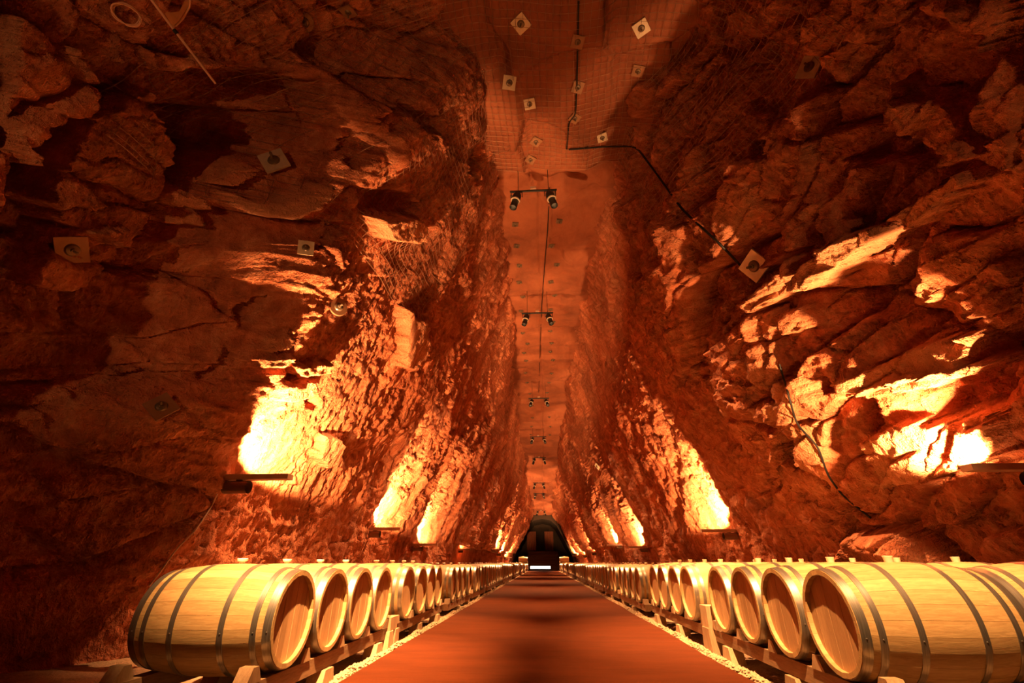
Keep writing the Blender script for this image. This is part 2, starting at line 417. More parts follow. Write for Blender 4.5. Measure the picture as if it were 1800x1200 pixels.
def grid_obj(name, co, mat, flip=False):
    ny, nu = co.shape[:2]; idx = np.arange(ny * nu).reshape(ny, nu)
    a, b_, c, d = idx[:-1, :-1].ravel(), idx[1:, :-1].ravel(), idx[1:, 1:].ravel(), idx[:-1, 1:].ravel()
    q = np.stack([a, b_, c, d] if not flip else [a, d, c, b_], -1)
    me = bpy.data.meshes.new(name); me.vertices.add(ny * nu); me.vertices.foreach_set('co', co.reshape(-1))
    me.loops.add(q.size); me.loops.foreach_set('vertex_index', q.ravel().astype(np.int32))
    me.polygons.add(len(q)); me.polygons.foreach_set('loop_start', np.arange(0, q.size, 4, dtype=np.int32))
    me.update(calc_edges=True); me.materials.append(mat); return link(name, me)
# ceiling: flat sawn roof strip, lower and rougher in the near bay
ys = np.concatenate([np.arange(-9, -1.2, .3), np.arange(-1.2, 10, .045), np.arange(10, 30, .12), np.arange(30, 58.6, .25)]); xs = np.linspace(-3.6, 3.8, 170)
Y, X = np.meshgrid(ys, xs, indexing='ij')
edge = 8.25 + .25 * np.cos((X - .6) * 1.3) + .12 * perlin(X * 1.5, Y * 0, 7)
nearb = sstep(edge + .12, edge - .12, Y)
Z = zt(Y) - nearb * (.42 + .10 * perlin(Y * .8, X * .8, 12))
v, e = cells(Y + .2 * perlin(Y, X, 3), X + .2 * perlin(Y, X, 4), 1.9, 1.5, .2, 801); Z = Z - (.05 + .10 * nearb) * v + .05 * nearb * (1 - sstep(0, .08, e))
bay = np.floor((Y - 8) / 3.1); Z = Z - .20 * (_h(bay, bay * 0, 9) - .5) * (Y > 8.5) + .03 * fbm(Y * 1.2, X * 1.2, 15, 3) + .012 * fbm(Y * 7, X * 7, 16, 2)
gv = (Y - 8.5) / 1.55; gv = np.abs(gv - np.round(gv)) * 1.55; Z = Z + .045 * sstep(.05, .015, gv) * (Y > 9)
Z = Z + .14 * sstep(.10, .0, np.abs(X - .18 - .03 * np.sin(Y))) * (Y > 8.6) * .4
ceil_o = tag(grid_obj('ceiling', np.stack([X, Y, Z], -1), M_CEIL), 'sawn rock ceiling strip high above the aisle', kind='structure')
# floor of dirt under the racks
ys = np.concatenate([np.arange(-9, -1.2, .4), np.arange(-1.2, 12, .05), np.arange(12, 59, .3)]); xs = np.concatenate([np.linspace(-6.2, -2.4, 40), np.linspace(-2.36, -1.5, 60), np.linspace(-1.4, 1.4, 8), np.linspace(1.5, 2.36, 60), np.linspace(2.4, 6.2, 40)])
Y, X = np.meshgrid(ys, xs, indexing='ij')
Z = -.03 + .012 * fbm(Y * 2, X * 2, 21, 3) + .006 * fbm(Y * 14, X * 14, 22, 2)
Z += .055 * np.exp(-((np.abs(X) - 1.70) / .055) ** 2) * (.55 + .6 * perlin(Y * 2.2, X * 0, 31)) * (np.abs(X) > 1.45)
Z = np.where(np.abs(X) < 1.6, -.045, Z)
floor_o = tag(grid_obj('floor', np.stack([X, Y, Z], -1), M_DIRT, True), 'earth and gravel cave floor under the barrel racks', kind='structure')
for o in (ceil_o, floor_o): o.data.polygons.foreach_set('use_smooth', [True] * len(o.data.polygons))
# carpet path
mb = MB(); n = 60; yy = np.linspace(-8.9, 57.2, n)
for i in range(n - 1):
    def ex(y, s): return s * 1.635 + .012 * math.sin(y * 1.7 + s) + .008 * math.sin(y * 4.1)
    a, c = yy[i], yy[i + 1]
    mb.hexa([(ex(a, -1), a, -.04), (ex(a, 1), a, -.04), (ex(c, 1), c, -.04), (ex(c, -1), c, -.04), (ex(a, -1), a, 0), (ex(a, 1), a, 0), (ex(c, 1), c, 0), (ex(c, -1), c, 0)])
tag(mb.build('floor_path', M_CARPET), 'red brown carpet path running down the middle of the gallery', kind='structure')
bpy.context.view_layer.update()
def hit(px, py, objs=None):
    d = ray(px, py); o = Vector((0, 0, CAM_Z)); best = None
    for w_ in (objs or (wall_l, wall_r, ceil_o)):
        ok, loc, nor, _ = w_.ray_cast(o, d)
        if ok and (best is None or (loc - o).length < (best[0] - o).length):
            best = (loc, nor if nor.dot(d) < 0 else -nor)
    return best

# ------------------------------------------------------------------ shell behind the camera
yb, xb = np.meshgrid(np.linspace(-.4, 10.4, 60), np.linspace(-6, 6, 60), indexing='ij')
tag(grid_obj('wall_front', np.stack([xb, -8.8 + .5 * fbm(xb * .5, yb * .5, 77, 4), yb], -1), M_ROCK), 'rock face closing the gallery behind the camera', kind='structure')
# ------------------------------------------------------------------ far end
mb = MB()
prof = [(-4.4, -.1), (4.4, -.1), (4.4, 7), (-4.4, 7)]
arch = [(-3.7, -.1), (-3.3, 1.6), (-2.5, 3.2), (-1.7, 4.7), (-1.0, 5.3), (.0, 5.5), (1.0, 5.3), (1.7, 4.7), (2.5, 3.2), (3.3, 1.6), (3.7, -.1)]
def ring3(y):
    out = [(-4.6, -.1), (-4.6, 1.6), (-4.6, 3.2), (-4.6, 4.8), (-2.4, 7.2), (.1, 7.2), (2.4, 7.2), (4.6, 4.8), (4.6, 3.2), (4.6, 1.6), (4.6, -.1)]
    return [(x, y, z) for x, z in arch] + [(x, y, z) for x, z in out]
n = len(arch); f = [(i, i + 1, n + i + 1, n + i) for i in range(n - 1)]
mb.add(ring3(57.9), f); mb.add(ring3(58.5), [tuple(reversed(q)) for q in f])
mb.add([(x, y, z) for y in (57.9, 66) for x, z in arch], [(i, i + 1, n + i + 1, n + i) for i in range(n - 1)])
mb.add([(x, 66, z) for x, z in arch], [tuple(range(n))])
tag(mb.build('wall_back', M_STONE), 'dark arched end wall of the gallery', kind='structure')
st_ = empty('stage_steps', (0, 57.4, 0))
for i in range(6):
    MB().box(-2.05 + .06 * i, 2.05 - .06 * i, .55 * i, 3.6, .1 + .33 * i, .40 + .33 * i).build('step', M_DARKWOOD, st_)
MB().box(-2.2, 2.2, -.25, 3.6, -.03, .1).build('plinth', M_DARKWOOD, st_)
tag(st_, 'dark broad steps rising into the arch at the end of the aisle', 'steps')
for i, (a, b_, lab) in enumerate(((-2.0, -.85, 'left dim red curtain panel above the dark end steps'), (.25, 1.35, 'right dim red curtain panel above the dark end steps'))):
    mb = MB(); k = 10
    xs = np.linspace(a, b_, k + 1); v = []
    for j, x in enumerate(xs): v += [(x, 63.2 + .06 * (j % 2), 2.2), (x, 63.2 + .06 * (j % 2), 4.4), (x, 63.3, 2.2), (x, 63.3, 4.4)]
    f = []
    for j in range(k): q = 4 * j; f += [(q, q + 4, q + 5, q + 1), (q + 2, q + 3, q + 7, q + 6), (q + 1, q + 5, q + 7, q + 3), (q, q + 2, q + 6, q + 4)]
    mb.add(v, f); tag(mb.build('curtain', M_PANEL), lab, 'curtain')
o = empty('light_panel', (-.34, 57.0, .13))
MB().box(-1.18, 1.18, -.02, .12, .05, .35).build('housing', M_DARKWOOD, o)
MB().lathe([(-1.12, .10), (-1.10, .13), (1.10, .13), (1.12, .10)], 16, 'x', Matrix.Translation((0, -.03, .2))).build('light_tube', M_TUBE, o, True)
MB().box(-1.0, -.9, -.02, .1, -.13, .05).build('foot', M_DARKWOOD, o); MB().box(.9, 1.0, -.02, .1, -.13, .05).build('foot', M_DARKWOOD, o)
tag(o, 'glowing white light bar at the foot of the end steps', 'light')

# ------------------------------------------------------------------ barrels
BL, RB, RH = .475, .337, .290
def rad(x): return RB - (RB - RH) * (abs(x) / BL) ** 2
HOOPS = [(.447, .050), (.365, .036), (.165, .036), (-.165, .036), (-.365, .036), (-.447, .050)]
ns = 26
def stave_me():
    v = []; f = []; half = math.pi / ns * .985; sx = np.linspace(-BL, BL, 9); na = 3
    for x in sx:
        for k in range(na + 1):
            a = -half + 2 * half * k / na; r = rad(x); v.append((x, r * math.sin(a), r * math.cos(a)))
    m = na + 1
    for i in range(len(sx) - 1):
        for k in range(na): f.append((i * m + k, (i + 1) * m + k, (i + 1) * m + k + 1, i * m + k + 1))
    nv = len(v)
    for x in (-BL, BL):     # chime ends with thickness
        for r in (rad(x), RH - .028):
            for a in (-half, half): v.append((x, r * math.sin(a), r * math.cos(a)))
    x = BL - .05
    for xx in (-x, x):
        for a in (-half, half): v.append((xx, (RH - .028) * math.sin(a), (RH - .028) * math.cos(a)))
    q = nv; f += [(q, q + 1, q + 3, q + 2), (q + 4, q + 6, q + 7, q + 5), (q + 2, q + 3, q + 9, q + 8), (q + 6, q + 10, q + 11, q + 7)]
    mb = MB(); mb.add(v, f); return mb.me('stave', M_OAK, True, R(50))
def hoop_me(x, wd, n=48):
    a, c = x - wd / 2, x + wd / 2; th = .0035; mb = MB()
    mb.lathe([(a, rad(a) + .0002), (a, rad(a) + th), (c, rad(c) + th), (c, rad(c) + .0002)], n, close=True)
    return mb.me('hoop', M_HOOP, True)
def rivet_me(x):
    mb = MB(); r = rad(x) + .0025
    for k in (0,):
        for ang in (-1.75,):
            c = Vector((x + k, r * math.sin(ang), r * math.cos(ang)))
            mb.lathe([(-.002, .006), (.003, .004), (.0045, .001)], 6, 'z', Matrix.Translation(c) @ Matrix.Rotation(-ang, 4, 'X'))
    return mb.me('rivet', M_HOOP)
def head_me(n=40):
    mb = MB(); r = RH - .028; mb.lathe([(BL - .050, r), (BL - .034, r), (BL - .030, r - .012)], n); return mb.me('head', M_HEAD, False)
def board_mes(k=7):
    r = RH - .0285; ed = np.linspace(-r, r, k + 1); out = []
    for i in range(k):
        a, c = ed[i] + .0008, ed[i + 1] - .0008; ts = np.linspace(a, c, 4)
        up = [(t, math.sqrt(max(r * r - t * t, 0))) for t in ts]; dn = [(t, -z) for t, z in reversed(up)]
        pts = up + dn; m = len(pts); x0, x1 = BL - .050, BL - .031 - .0012 * (i % 2)
        v = [(x0, y, z) for y, z in pts] + [(x1, y, z) for y, z in pts]
        f = [tuple(range(m)), tuple(range(m, 2 * m))] + [(j, (j + 1) % m, m + (j + 1) % m, m + j) for j in range(m)]
        mb = MB(); mb.add(v, f); out.append(mb.me('head_board', M_HEAD))
    return out
def body_me(n=44, hoops=False):
    xs = np.linspace(-BL, BL, 13); pr = [(-BL + .05, RH - .028), (-BL, RH - .028)] + [(x, rad(x)) for x in xs] + [(BL, RH - .028), (BL - .05, RH - .028)]
    mb = MB(); mb.lathe(pr, n); return mb.me('body', M_OAK, True, R(50))
def bung_me(kind):
    mb = MB()
    if kind == 'left': mb.lathe([(RB - .01, .020), (RB + .012, .021), (RB + .016, .034), (RB + .030, .037), (RB + .034, .032)], 14, 'z'); return mb.me('bung', M_BUNG, True)
    mb.lathe([(RB - .01, .024), (RB + .034, .030), (RB + .036, .028)], 14, 'z'); return mb.me('bung', M_BUNGW, True)
ME_ST = stave_me(); ME_HO = [hoop_me(*h) for h in HOOPS]; ME_RV = [rivet_me(h[0]) for h in HOOPS]; ME_HD = head_me(); ME_BD = board_mes(); ME_BODY = body_me()
ME_HOF = [hoop_me(*h, n=20) for h in HOOPS]; ME_BODYF = body_me(24); ME_BU = {'left': bung_me('left'), 'right': bung_me('right')}
def flip(o): o.rotation_euler = (0, 0, math.pi); return o
def barrel(detail, side):
    t = empty('wine_barrel')
    if detail == 'near':
        for i in range(ns): s_ = link('stave', ME_ST, t); s_.rotation_euler = (2 * math.pi * (i + .5) / ns, 0, 0)
        for i, h in enumerate(ME_HO): q = link('hoop', h, t); link('rivet', ME_RV[i], q); link('rivet', ME_RV[i], q).rotation_euler = (-3.5, 0, 0)
        for bd in ME_BD: link('head_board', bd, t)
        flip(link('back_head', ME_HD, t))
    else:
        fr = detail == 'far'
        link('body', ME_BODYF if fr else ME_BODY, t)
        for h in (ME_HOF if fr else ME_HO): link('hoop', h, t)
        link('head', ME_HD, t)
    link('bung', ME_BU[side], t); remember(t); return t
PROTO = {}
ORD = ['first', 'second', 'third', 'fourth', 'fifth', 'sixth', 'seventh', 'eighth', 'ninth', 'tenth', 'eleventh', 'twelfth', 'thirteenth', 'fourteenth', 'fifteenth', 'sixteenth', 'seventeenth', 'eighteenth', 'nineteenth', 'twentieth']
def place_barrel(detail, side, loc, yaw, roll, label, group):
    k = (detail, side)
    if k not in PROTO: PROTO[k] = o = barrel(detail, side)
    else: o = copy_tree(PROTO[k])
    o.location = loc; o.rotation_euler = (roll, 0, yaw); tag(o, label, 'barrel', group); return o
# racks: four barrels each
GL = [[3.58, 4.23, 4.88, 5.53], [6.59, 7.25, 7.89, 8.51], [9.93, 10.57, 11.22, 11.88]]
GR = [[3.45, 4.12, 4.79, 5.46], [6.55, 7.23, 7.89, 8.57], [10.02, 10.66, 11.30, 11.98]]
for G in (GL, GR):
    while G[-1][-1] < 49:
        y0 = G[-1][-1] + 1.22; G.append([y0 + .655 * i for i in range(4)])
def trap(x0, x1, y, wb, wt, z0, z1, M=None):
    p = [(x0, y - wb / 2, z0), (x1, y - wb / 2, z0), (x1, y + wb / 2, z0), (x0, y + wb / 2, z0), (x0, y - wt / 2, z1), (x1, y - wt / 2, z1), (x1, y + wt / 2, z1), (x0, y + wt / 2, z1)]
    return MB().hexa(p)
def rack(side, xc, ys_, zc, label, group):
    """two long timber rails on tapered posts, with wedges between the barrels; local x points to the aisle"""
    s = -side
    o = empty('barrel_rack', (xc, ys_[0], 0), (0, 0, 0 if s > 0 else math.pi))
    def Yl(y): return (y - ys_[0]) * s
    y0, y1 = sorted((Yl(ys_[0] - .42), Yl(ys_[-1] + .42)))
    zr = zc - rad(.40) - .006
    far = ys_[0] > 22
    for xr in (.40, -.40):
        MB().box(xr - .045, xr + .045, y0, y1, zr - .105, zr).build('rail', M_TIMBER, o)
    for yl in (ys_[0] + .72, ys_[-1] + .02) if not far else (ys_[0] + .3, ys_[-1] - .3):
        for xr, pr in ((.40, 1), (-.40, -1)):
            xa, xb = (xr - .05, xr + .085) if pr > 0 else (xr - .085, xr + .05)
            trap(xa, xb, Yl(yl), .26, .15, -.05, zr - .105).build('post', M_POST, o)
    ymid = [(ys_[i] + ys_[i + 1]) / 2 for i in range(3)] + [ys_[-1] + .34, ys_[0] - .34]
    for ym in ymid:
        for xr in ((.41, -.41) if not far else (.41,)):
            trap(xr - .045, xr + .045, Yl(ym), .16, .06, zr, zr + .085).build('wedge', M_POST, o)
    for yl in (ys_[0] - .30, ys_[-1] + .30):
        MB().box(-.36, .36, Yl(yl) - .035, Yl(yl) + .035, zr - .10, zr - .02).build('cross_beam', M_TIMBER, o)
    return tag(o, label, 'barrel rack', group)
def lay(side, G, xc, rowname, zoff0):
    for gi, g in enumerate(G):
        zc = .505 + (zoff0 if gi < 2 else -.035)
        for bi, y in enumerate(g):
            near = gi == 0
            det = 'near' if near else ('mid' if y < 22 else 'far')
            jx = 0 if near else random.uniform(-.02, .02)
            yaw = (0 if side < 0 else math.pi) + (0 if near else random.uniform(-.025, .025))
            place_barrel(det, 'left' if side < 0 else 'right', (xc + jx, y, zc), yaw, 0 if gi < 2 else random.uniform(-.12, .12),
                         f'{ORD[bi]} oak wine barrel on the {ORD[gi]} rack of the {rowname}', f'oak barrels lying in the {rowname}')
        rack(side, xc, g, zc, f'timber barrel rack, {ORD[gi]} from the camera under the {rowname}', f'racks under the {rowname}')
lay(-1, GL, -2.205, 'left row', 0)
lay(1, GR, 2.255, 'right front row', .010)
lay(1, [[y + .1 for y in g] for g in GR[:9]], 3.27, 'right back row', .012)
M_STAIN = plain('red wine stain', (.30, .06, .03), .5)
mb = MB(); nr, na_ = 10, 28; v = [(0, 0, RB + .0016)]; f = []
for r_ in range(1, nr + 1):
    for k in range(na_):
        t = 2 * math.pi * k / na_; q = r_ / nr * (1 + .16 * math.sin(3 * t + 1) + .10 * math.sin(7 * t)); x = .17 * q * math.cos(t); a = .62 * q * math.sin(t)
        rr = rad(x) + .0018 - (.003 if r_ == nr else 0); v.append((x, rr * math.sin(a), rr * math.cos(a)))
f += [(0, 1 + k, 1 + (k + 1) % na_) for k in range(na_)]
for r_ in range(nr - 1):
    for k in range(na_): f.append((1 + r_ * na_ + k, 1 + (r_ + 1) * na_ + k, 1 + (r_ + 1) * na_ + (k + 1) % na_, 1 + r_ * na_ + (k + 1) % na_))
mb.add(v, f); ME_STAIN = mb.me('wine_stain', M_STAIN, True)
for b_ in [x for x in COL.objects if x.get('label') == 'first oak wine barrel on the first rack of the right back row']:
    link('wine_stain', ME_STAIN, b_)['label'] = 'dark red wine stain around the bung'
# spacer blocks between the first two racks
o = empty('spacer_block', (1.80, 5.98, 0)); MB().box(-.04, .10, -.11, .11, .21, .42).build('block', M_POST, o)
trap(-.05, .11, 0, .30, .22, -.05, .21).build('post', M_POST, o); tag(o, 'pale upright timber block between the first two right racks', 'timber block')
o = empty('spacer_block', (-1.78, 5.99, 0)); MB().box(-.08, .06, -.13, .13, .16, .29).build('block', M_POST, o)
trap(-.06, .07, -.10, .20, .14, -.05, .16).build('post', M_POST, o); trap(-.06, .07, .13, .18, .14, -.05, .16).build('post', M_POST, o)
tag(o, 'pale timber block on two posts between the first two left racks', 'timber block')
# stacked barrels at the far end
for side, xs_, nm in ((-1, -2.1, 'left'), (1, 2.2, 'right')):
    for k, (y, z) in enumerate(((52.6, .42), (53.3, .42), (54.0, .42), (52.95, 1.06), (53.65, 1.06)) if side > 0 else ((52.8, .42), (53.5, .42), (54.2, .42), (53.15, 1.06))):
        place_barrel('far', nm, (xs_, y, z), 0 if side < 0 else math.pi, 0, (f'{ORD[k]} barrel in the bottom layer of the {nm} far end stack' if z < 1 else f'{ORD[k - 3]} barrel on top of the {nm} far end stack'), f'barrels stacked at the {nm} far end')
    o = empty('barrel_rack', (xs_, 53.4, 0))
    for xr in (.36, -.36): MB().box(xr - .06, xr + .06, -1.3, 1.3, .0, .115).build('rail', M_TIMBER, o)
    for yl in (-.9, 0, .9): MB().box(-.42, .42, yl - .06, yl + .06, -.05, .0).build('cross_beam', M_TIMBER, o)
    tag(o, f'low timber rack under the {nm} far end stack of barrels', 'barrel rack')

# ------------------------------------------------------------------ gravel beside the carpet
def pebbles(name, side, label):
    n = 5200; y = rng.uniform(0, 1, n) ** 1.7 * 24 + 2.0; x = side * (1.70 + rng.normal(0, .045, n)); s = rng.uniform(.006, .020, n) * (1 + y * .02)
    z = -.02 + .055 * np.exp(-((np.abs(x) - 1.70) / .055) ** 2) * (.55 + .6 * perlin(y * 2.2, x * 0, 31))
    keep = np.abs(x) > 1.64; y, x, s, z = y[keep], x[keep], s[keep], z[keep]; n = len(x)
    base = np.array([(1, 0, 0), (-1, 0, 0), (0, 1, 0), (0, -1, 0), (0, 0, .8), (0, 0, -.8)]); fc = np.array([(0, 2, 4), (2, 1, 4), (1, 3, 4), (3, 0, 4), (2, 0, 5), (1, 2, 5), (3, 1, 5), (0, 3, 5)])
    jit = rng.uniform(.6, 1.2, (n, 6, 1)); a = rng.uniform(0, 6.28, n)
    b_ = base[None] * jit; rx = b_[..., 0] * np.cos(a)[:, None] - b_[..., 1] * np.sin(a)[:, None]; ry = b_[..., 0] * np.sin(a)[:, None] + b_[..., 1] * np.cos(a)[:, None]
    co = np.stack([rx, ry, b_[..., 2]], -1) * s[:, None, None] + np.stack([x, y, z], -1)[:, None, :]
    fa = (fc[None] + 6 * np.arange(n)[:, None, None]).reshape(-1, 3)
    me = bpy.data.meshes.new(name); me.from_pydata(co.reshape(-1, 3).tolist(), [], fa.tolist()); me.materials.append(M_GRAVEL); me.update()
    return tag(link(name, me), label, 'gravel', kind='stuff')
pebbles('gravel', -1, 'pale gravel heaped along the left edge of the carpet'); pebbles('gravel', 1, 'pale gravel heaped along the right edge of the carpet')

# ------------------------------------------------------------------ wall uplights
def uplight(px, py, side, label, i, power=1.0, off=.55):
    h = (py, None) if px is None else hit(px, py, (wall_l if side < 0 else wall_r,))
    if not h: return
    P = h[0]; inw = -side
    o = empty('wall_uplight', (P.x, P.y, P.z), (0, 0, 0 if inw > 0 else math.pi))
    L = .78; s = 1 if inw > 0 else -1
    mb = MB()   # open channel: floor, two sides, end
    mb.box(-.10, L, -.065, .065, -.012, 0); mb.box(-.10, L, -.065, -.057, 0, .05); mb.box(-.10, L, .057, .065, 0, .05); mb.box(L - .008, L, -.057, .057, 0, .05)
    mb.build('trough', M_TROUGH, o)
    mb = MB(); mb.tube([(.0, -.03 * s, -.10), (.30, -.03 * s, -.10)], .075, 20, False); mb.tube([(.30, -.03 * s, -.10), (.0, -.03 * s, -.10)], .068, 20, False)
    mb.add([(0, -.03 * s + .075 * math.cos(k * .314), -.10 + .075 * math.sin(k * .314)) for k in range(20)], [tuple(range(20))])
    mb.build('ballast_housing', M_DARKMET, o, True)
    MB().box(.12, .20, -.03, .03, -.03, -.012).build('bracket', M_DARKMET, o)
    MB().tube([(.04, 0, .022), (L - .05, 0, .022)], .012, 10).build('lamp_tube', M_HOT, o)
    tag(o, label, 'wall lamp', 'wall uplights')
    ld = bpy.data.lights.new('uplight_beam', 'SPOT'); ld.energy = UPLIGHT_W * power; ld.color = LAMP_COL; ld.spot_size = R(105); ld.spot_blend = .22; ld.shadow_soft_size = .05
    lo = bpy.data.objects.new('uplight_beam', ld); COL.objects.link(lo)
    lo.location = P + Vector((inw * off, .02, .11))
    d = Vector((-inw * .30, .72, .88)).normalized(); lo.rotation_euler = d.to_track_quat('-Z', 'Y').to_euler()
def added_uplight(y, z, side, label):  # unseen lamp added behind the camera, gives the near rock dim fill light
    w_ = wall_l if side < 0 else wall_r
    ok, loc, nor, _ = w_.ray_cast(Vector((0, y, z)), Vector((side, 0, 0)))
    if ok: uplight(None, loc, side, label, 0, power=.11)
added_uplight(-2.6, 1.7, -1, 'added uplight on the left rock wall, unseen behind the camera'); added_uplight(-3.4, 1.7, 1, 'added uplight on the right rock wall, unseen behind the camera')
UL = [(402, 842), (648, 931), (727, 958), (806, 966), (864, 966), (874, 973), (886, 980)]
UR = [(1850, 824), (1293, 934), (1138, 962), (1093, 958), (1048, 971), (1031, 976), (1019, 977)]
for i, (a, b_) in enumerate(UL): uplight(a, b_, -1, f'{ORD[i]} uplight along the left rock wall with its glowing patch', i)
for i, (a, b_) in enumerate(UR): uplight(a, b_, 1, f'{ORD[i]} uplight along the right rock wall with its glowing patch', i, off=.66 if i == 0 else .55, power=.60 if i == 0 else .88)

# ------------------------------------------------------------------ spotlight rigs under the ceiling
RIGS = [(-.5, 8.9, 0, 4.4), (8.25, 8.85, 0, 7.4), (14.2, 8.85, .03, 11.6), (23.6, 8.85, 0, 18.5), (31.0, 8.6, -.12, 26), (37.0, 8.4, -.12, 34), (44.0, 7.5, -.2, 42), (48.0, 7.1, -.22, 49), (55.0, 6.1, -.1, 53)]
def rig(i, y, z, x, yt):
    zc = float(zt(y)) - (.45 if y < 8 else 0)
    o = empty('spotlight_rig', (x, y, z))
    MB().tube([(-.56, 0, 0), (.56, 0, 0)], .028, 10).build('bar', M_BLACK, o)
    for xs_ in (-.36, .36): MB().tube([(xs_, 0, .02), (xs_, 0, zc - z + .1)], .007, 6).build('hanger', M_BLACK, o)
    MB().box(-.07, .07, -.05, .05, .03, .10).build('junction_box', M_TROUGH, o)
    for s in (-1, 1):
        tgt = Vector((s * (2.3 if i else (1.72 if s < 0 else 2.1)), yt + ((.3 if s > 0 else 0) if i == 0 else 0), .85)); a = Vector((x + s * .40, y, z - .18)); d = (tgt - a).normalized()
        q = d.to_track_quat('-Z', 'Y'); Mx = Matrix.Translation((s * .40, 0, -.18)) @ q.to_matrix().to_4x4()
        sb = MB(); sb.lathe([(.14, .03), (.12, .075), (.05, .10), (-.06, .105), (-.10, .10)], 18, 'z', Mx); sp = sb.build('spot_body', M_BLACK, o, True)
        MB().lathe([(-.105, .112), (-.135, .112), (-.135, .09), (-.105, .09)], 18, 'z', Mx, True).build('lens_ring', M_PLATE, sp, True)
        MB().lathe([(-.135, .080), (-.36, .086), (-.36, .079), (-.135, .074)], 18, 'z', Mx, True).build('snoot', M_BLACK, sp, True)
        MB().lathe([(-.128, .07), (-.132, .07)], 18, 'z', Mx).build('lens', M_LENS, sp)
        yk = MB(); yk.tube([(s * .40 - .13, 0, -.02), (s * .40 - .13, 0, -.18)], .010, 6); yk.tube([(s * .40 + .13, 0, -.02), (s * .40 + .13, 0, -.18)], .010, 6); yk.tube([(s * .40 - .13, 0, -.03), (s * .40 + .13, 0, -.03)], .010, 6)
        yk.build('yoke', M_BLACK, o)
        ld = bpy.data.lights.new('spot_beam', 'SPOT'); ld.energy = SPOT_W * (2.1 if i == 0 and s < 0 else (1.1 if i == 0 else (.85 if i == 1 else .55))); ld.color = LAMP_COL; ld.spot_size = R((21 if s < 0 else 31) if i == 0 else (40 if i == 1 else 44)); ld.spot_blend = 1.0; ld.shadow_soft_size = .05
        lo = bpy.data.objects.new('spot_beam', ld); COL.objects.link(lo); lo.location = a + d * .40; lo.rotation_euler = q.to_euler()
    tag(o, ('black bar with two spotlights hanging right above the camera' if i == 0 else f'black bar with two spotlights, {ORD[i-1]} along the ceiling in view'), 'spotlight', 'spotlight rigs')
for i, a in enumerate(RIGS): rig(i, *a)

# ------------------------------------------------------------------ rock anchors
def anchor_proto(kind):
    t = empty('rock_anchor'); s = .17
    mb = MB(); h = .012
    if kind == 'square': mb.hexa([(-s, -s, -.02), (s, -s, -.02), (s, s, -.02), (-s, s, -.02), (-s, -s, h), (s, -s, h), (s, s, h), (-s, s, h)])
    else: mb.lathe([(-.02, s), (.008, s), (h, s * .95)], 24, 'z')
    mb.build('plate', M_PLATE, t)
    MB().lathe([(h, .085), (.035, .07), (.045, .045)], 16, 'z').build('dome', M_BOLT, t, True)
    MB().lathe([(.04, .032), (.075, .032), (.075, .018), (.16, .018), (.165, .012)], 8, 'z').build('bolt', M_BOLT, t)
    remember(t); return t
AP = {}
def anchor(px, py, kind, size, spin, label, group, white=False,  objs=None, lift=.07):
    h = hit(px, py, objs)
    if not h: return
    P, n_ = h
    # steady facing: mean of neighbouring normals
    acc = Vector(n_)
    for dx, dy in ((-9, 0), (9, 0), (0, -9), (0, 9), (6, 6), (-6, -6)):
        q = hit(px + dx, py + dy, objs)
        if q: acc += q[1]
    view = (Vector((0, 0, CAM_Z)) - P).normalized(); acc = (acc.normalized() + .2 * view).normalized()
    if kind not in AP: AP[kind] = o = anchor_proto(kind)
    else: o = copy_tree(AP[kind])
    o.location = P + acc * (lift + .02); o.rotation_mode = 'QUATERNION'
    o.rotation_quaternion = acc.to_track_quat('Z', 'Y') @ Matrix.Rotation(spin, 3, 'Z').to_quaternion(); o.scale = (size,) * 3
    for c in o.children:
        if c.name.startswith('plate'): c.data = c.data.copy(); c.data.materials[0] = M_PLATEW if white else (M_PLATE if ('pale' in label or 'nut' in label or 'diamond' in label) else M_PLATED)
    bpy.context.view_layer.update()
    tag(o, label, 'rock anchor', group)
A = [(485,290,'square',1.05,.6,'diamond set anchor plate below the dark cavity on the left',0),
     (120,435,'square',.85,.7,'anchor plate at the far left edge among big slabs',0),
     (538,440,'square',.62,.1,'small pale square anchor plate left of the netted block',1),
     (590,542,'round',.85,0,'round anchor plate above the first left glowing patch',0),
     (285,720,'square',.75,.8,'dull anchor plate left of the first left uplight',0),
     (536,36,'round',.8,.3,'dark round anchor plate at the upper left beyond the pole',0),
     (612,12,'square',.6,.3,'small anchor plate at the top edge left of the ceiling',0),
     (1428,122,'square',.85,.75,'anchor plate with bright nut on the upper right wall',0),
     (1332,466,'square',1.15,.35,'large white anchor plate on the right wall beside the cable',1)]
for px_, py_, k, s_, a_, lab, wh in A: anchor(px_, py_, k, s_, a_, lab, 'anchor plates on the walls', bool(wh))
for px_, py_, s_, sp, lab in [(916,40,.95,.05,'pale square anchor plate at the top of the ceiling, left of the cable'), (1127,48,.9,.2,'anchor plate with shiny nut at the top right of the ceiling'), (1015,72,.8,.0,'dim anchor plate under the ceiling cable, nearest the camera'), (1122,123,.8,.1,'dark anchor plate on the right of the near ceiling, nearer of two'),
      (1118,188,.8,-.1,'dark anchor plate on the right of the near ceiling, farther of two'), (895,145,.9,.05,'pale square anchor plate on the left of the near ceiling'), (931,181,.8,.1,'dim anchor plate between the pale plate and the ceiling cable'), (1015,152,.8,.1,'dim anchor plate halfway along the ceiling cable'),
      (1010,206,.75,.3,'anchor plate at the bend of the ceiling cable'), (1058,240,.8,0,'pale anchor plate just before the ceiling step, right of cable'), (942,247,.8,.4,'anchor plate just before the ceiling step, left of cable'), (933,279,.75,.2,'anchor plate on the left end of the ceiling step')]:
    anchor(px_, py_, 'square', s_ * .82, sp, lab, 'anchor plates on the near ceiling', objs=(ceil_o,), lift=.02)
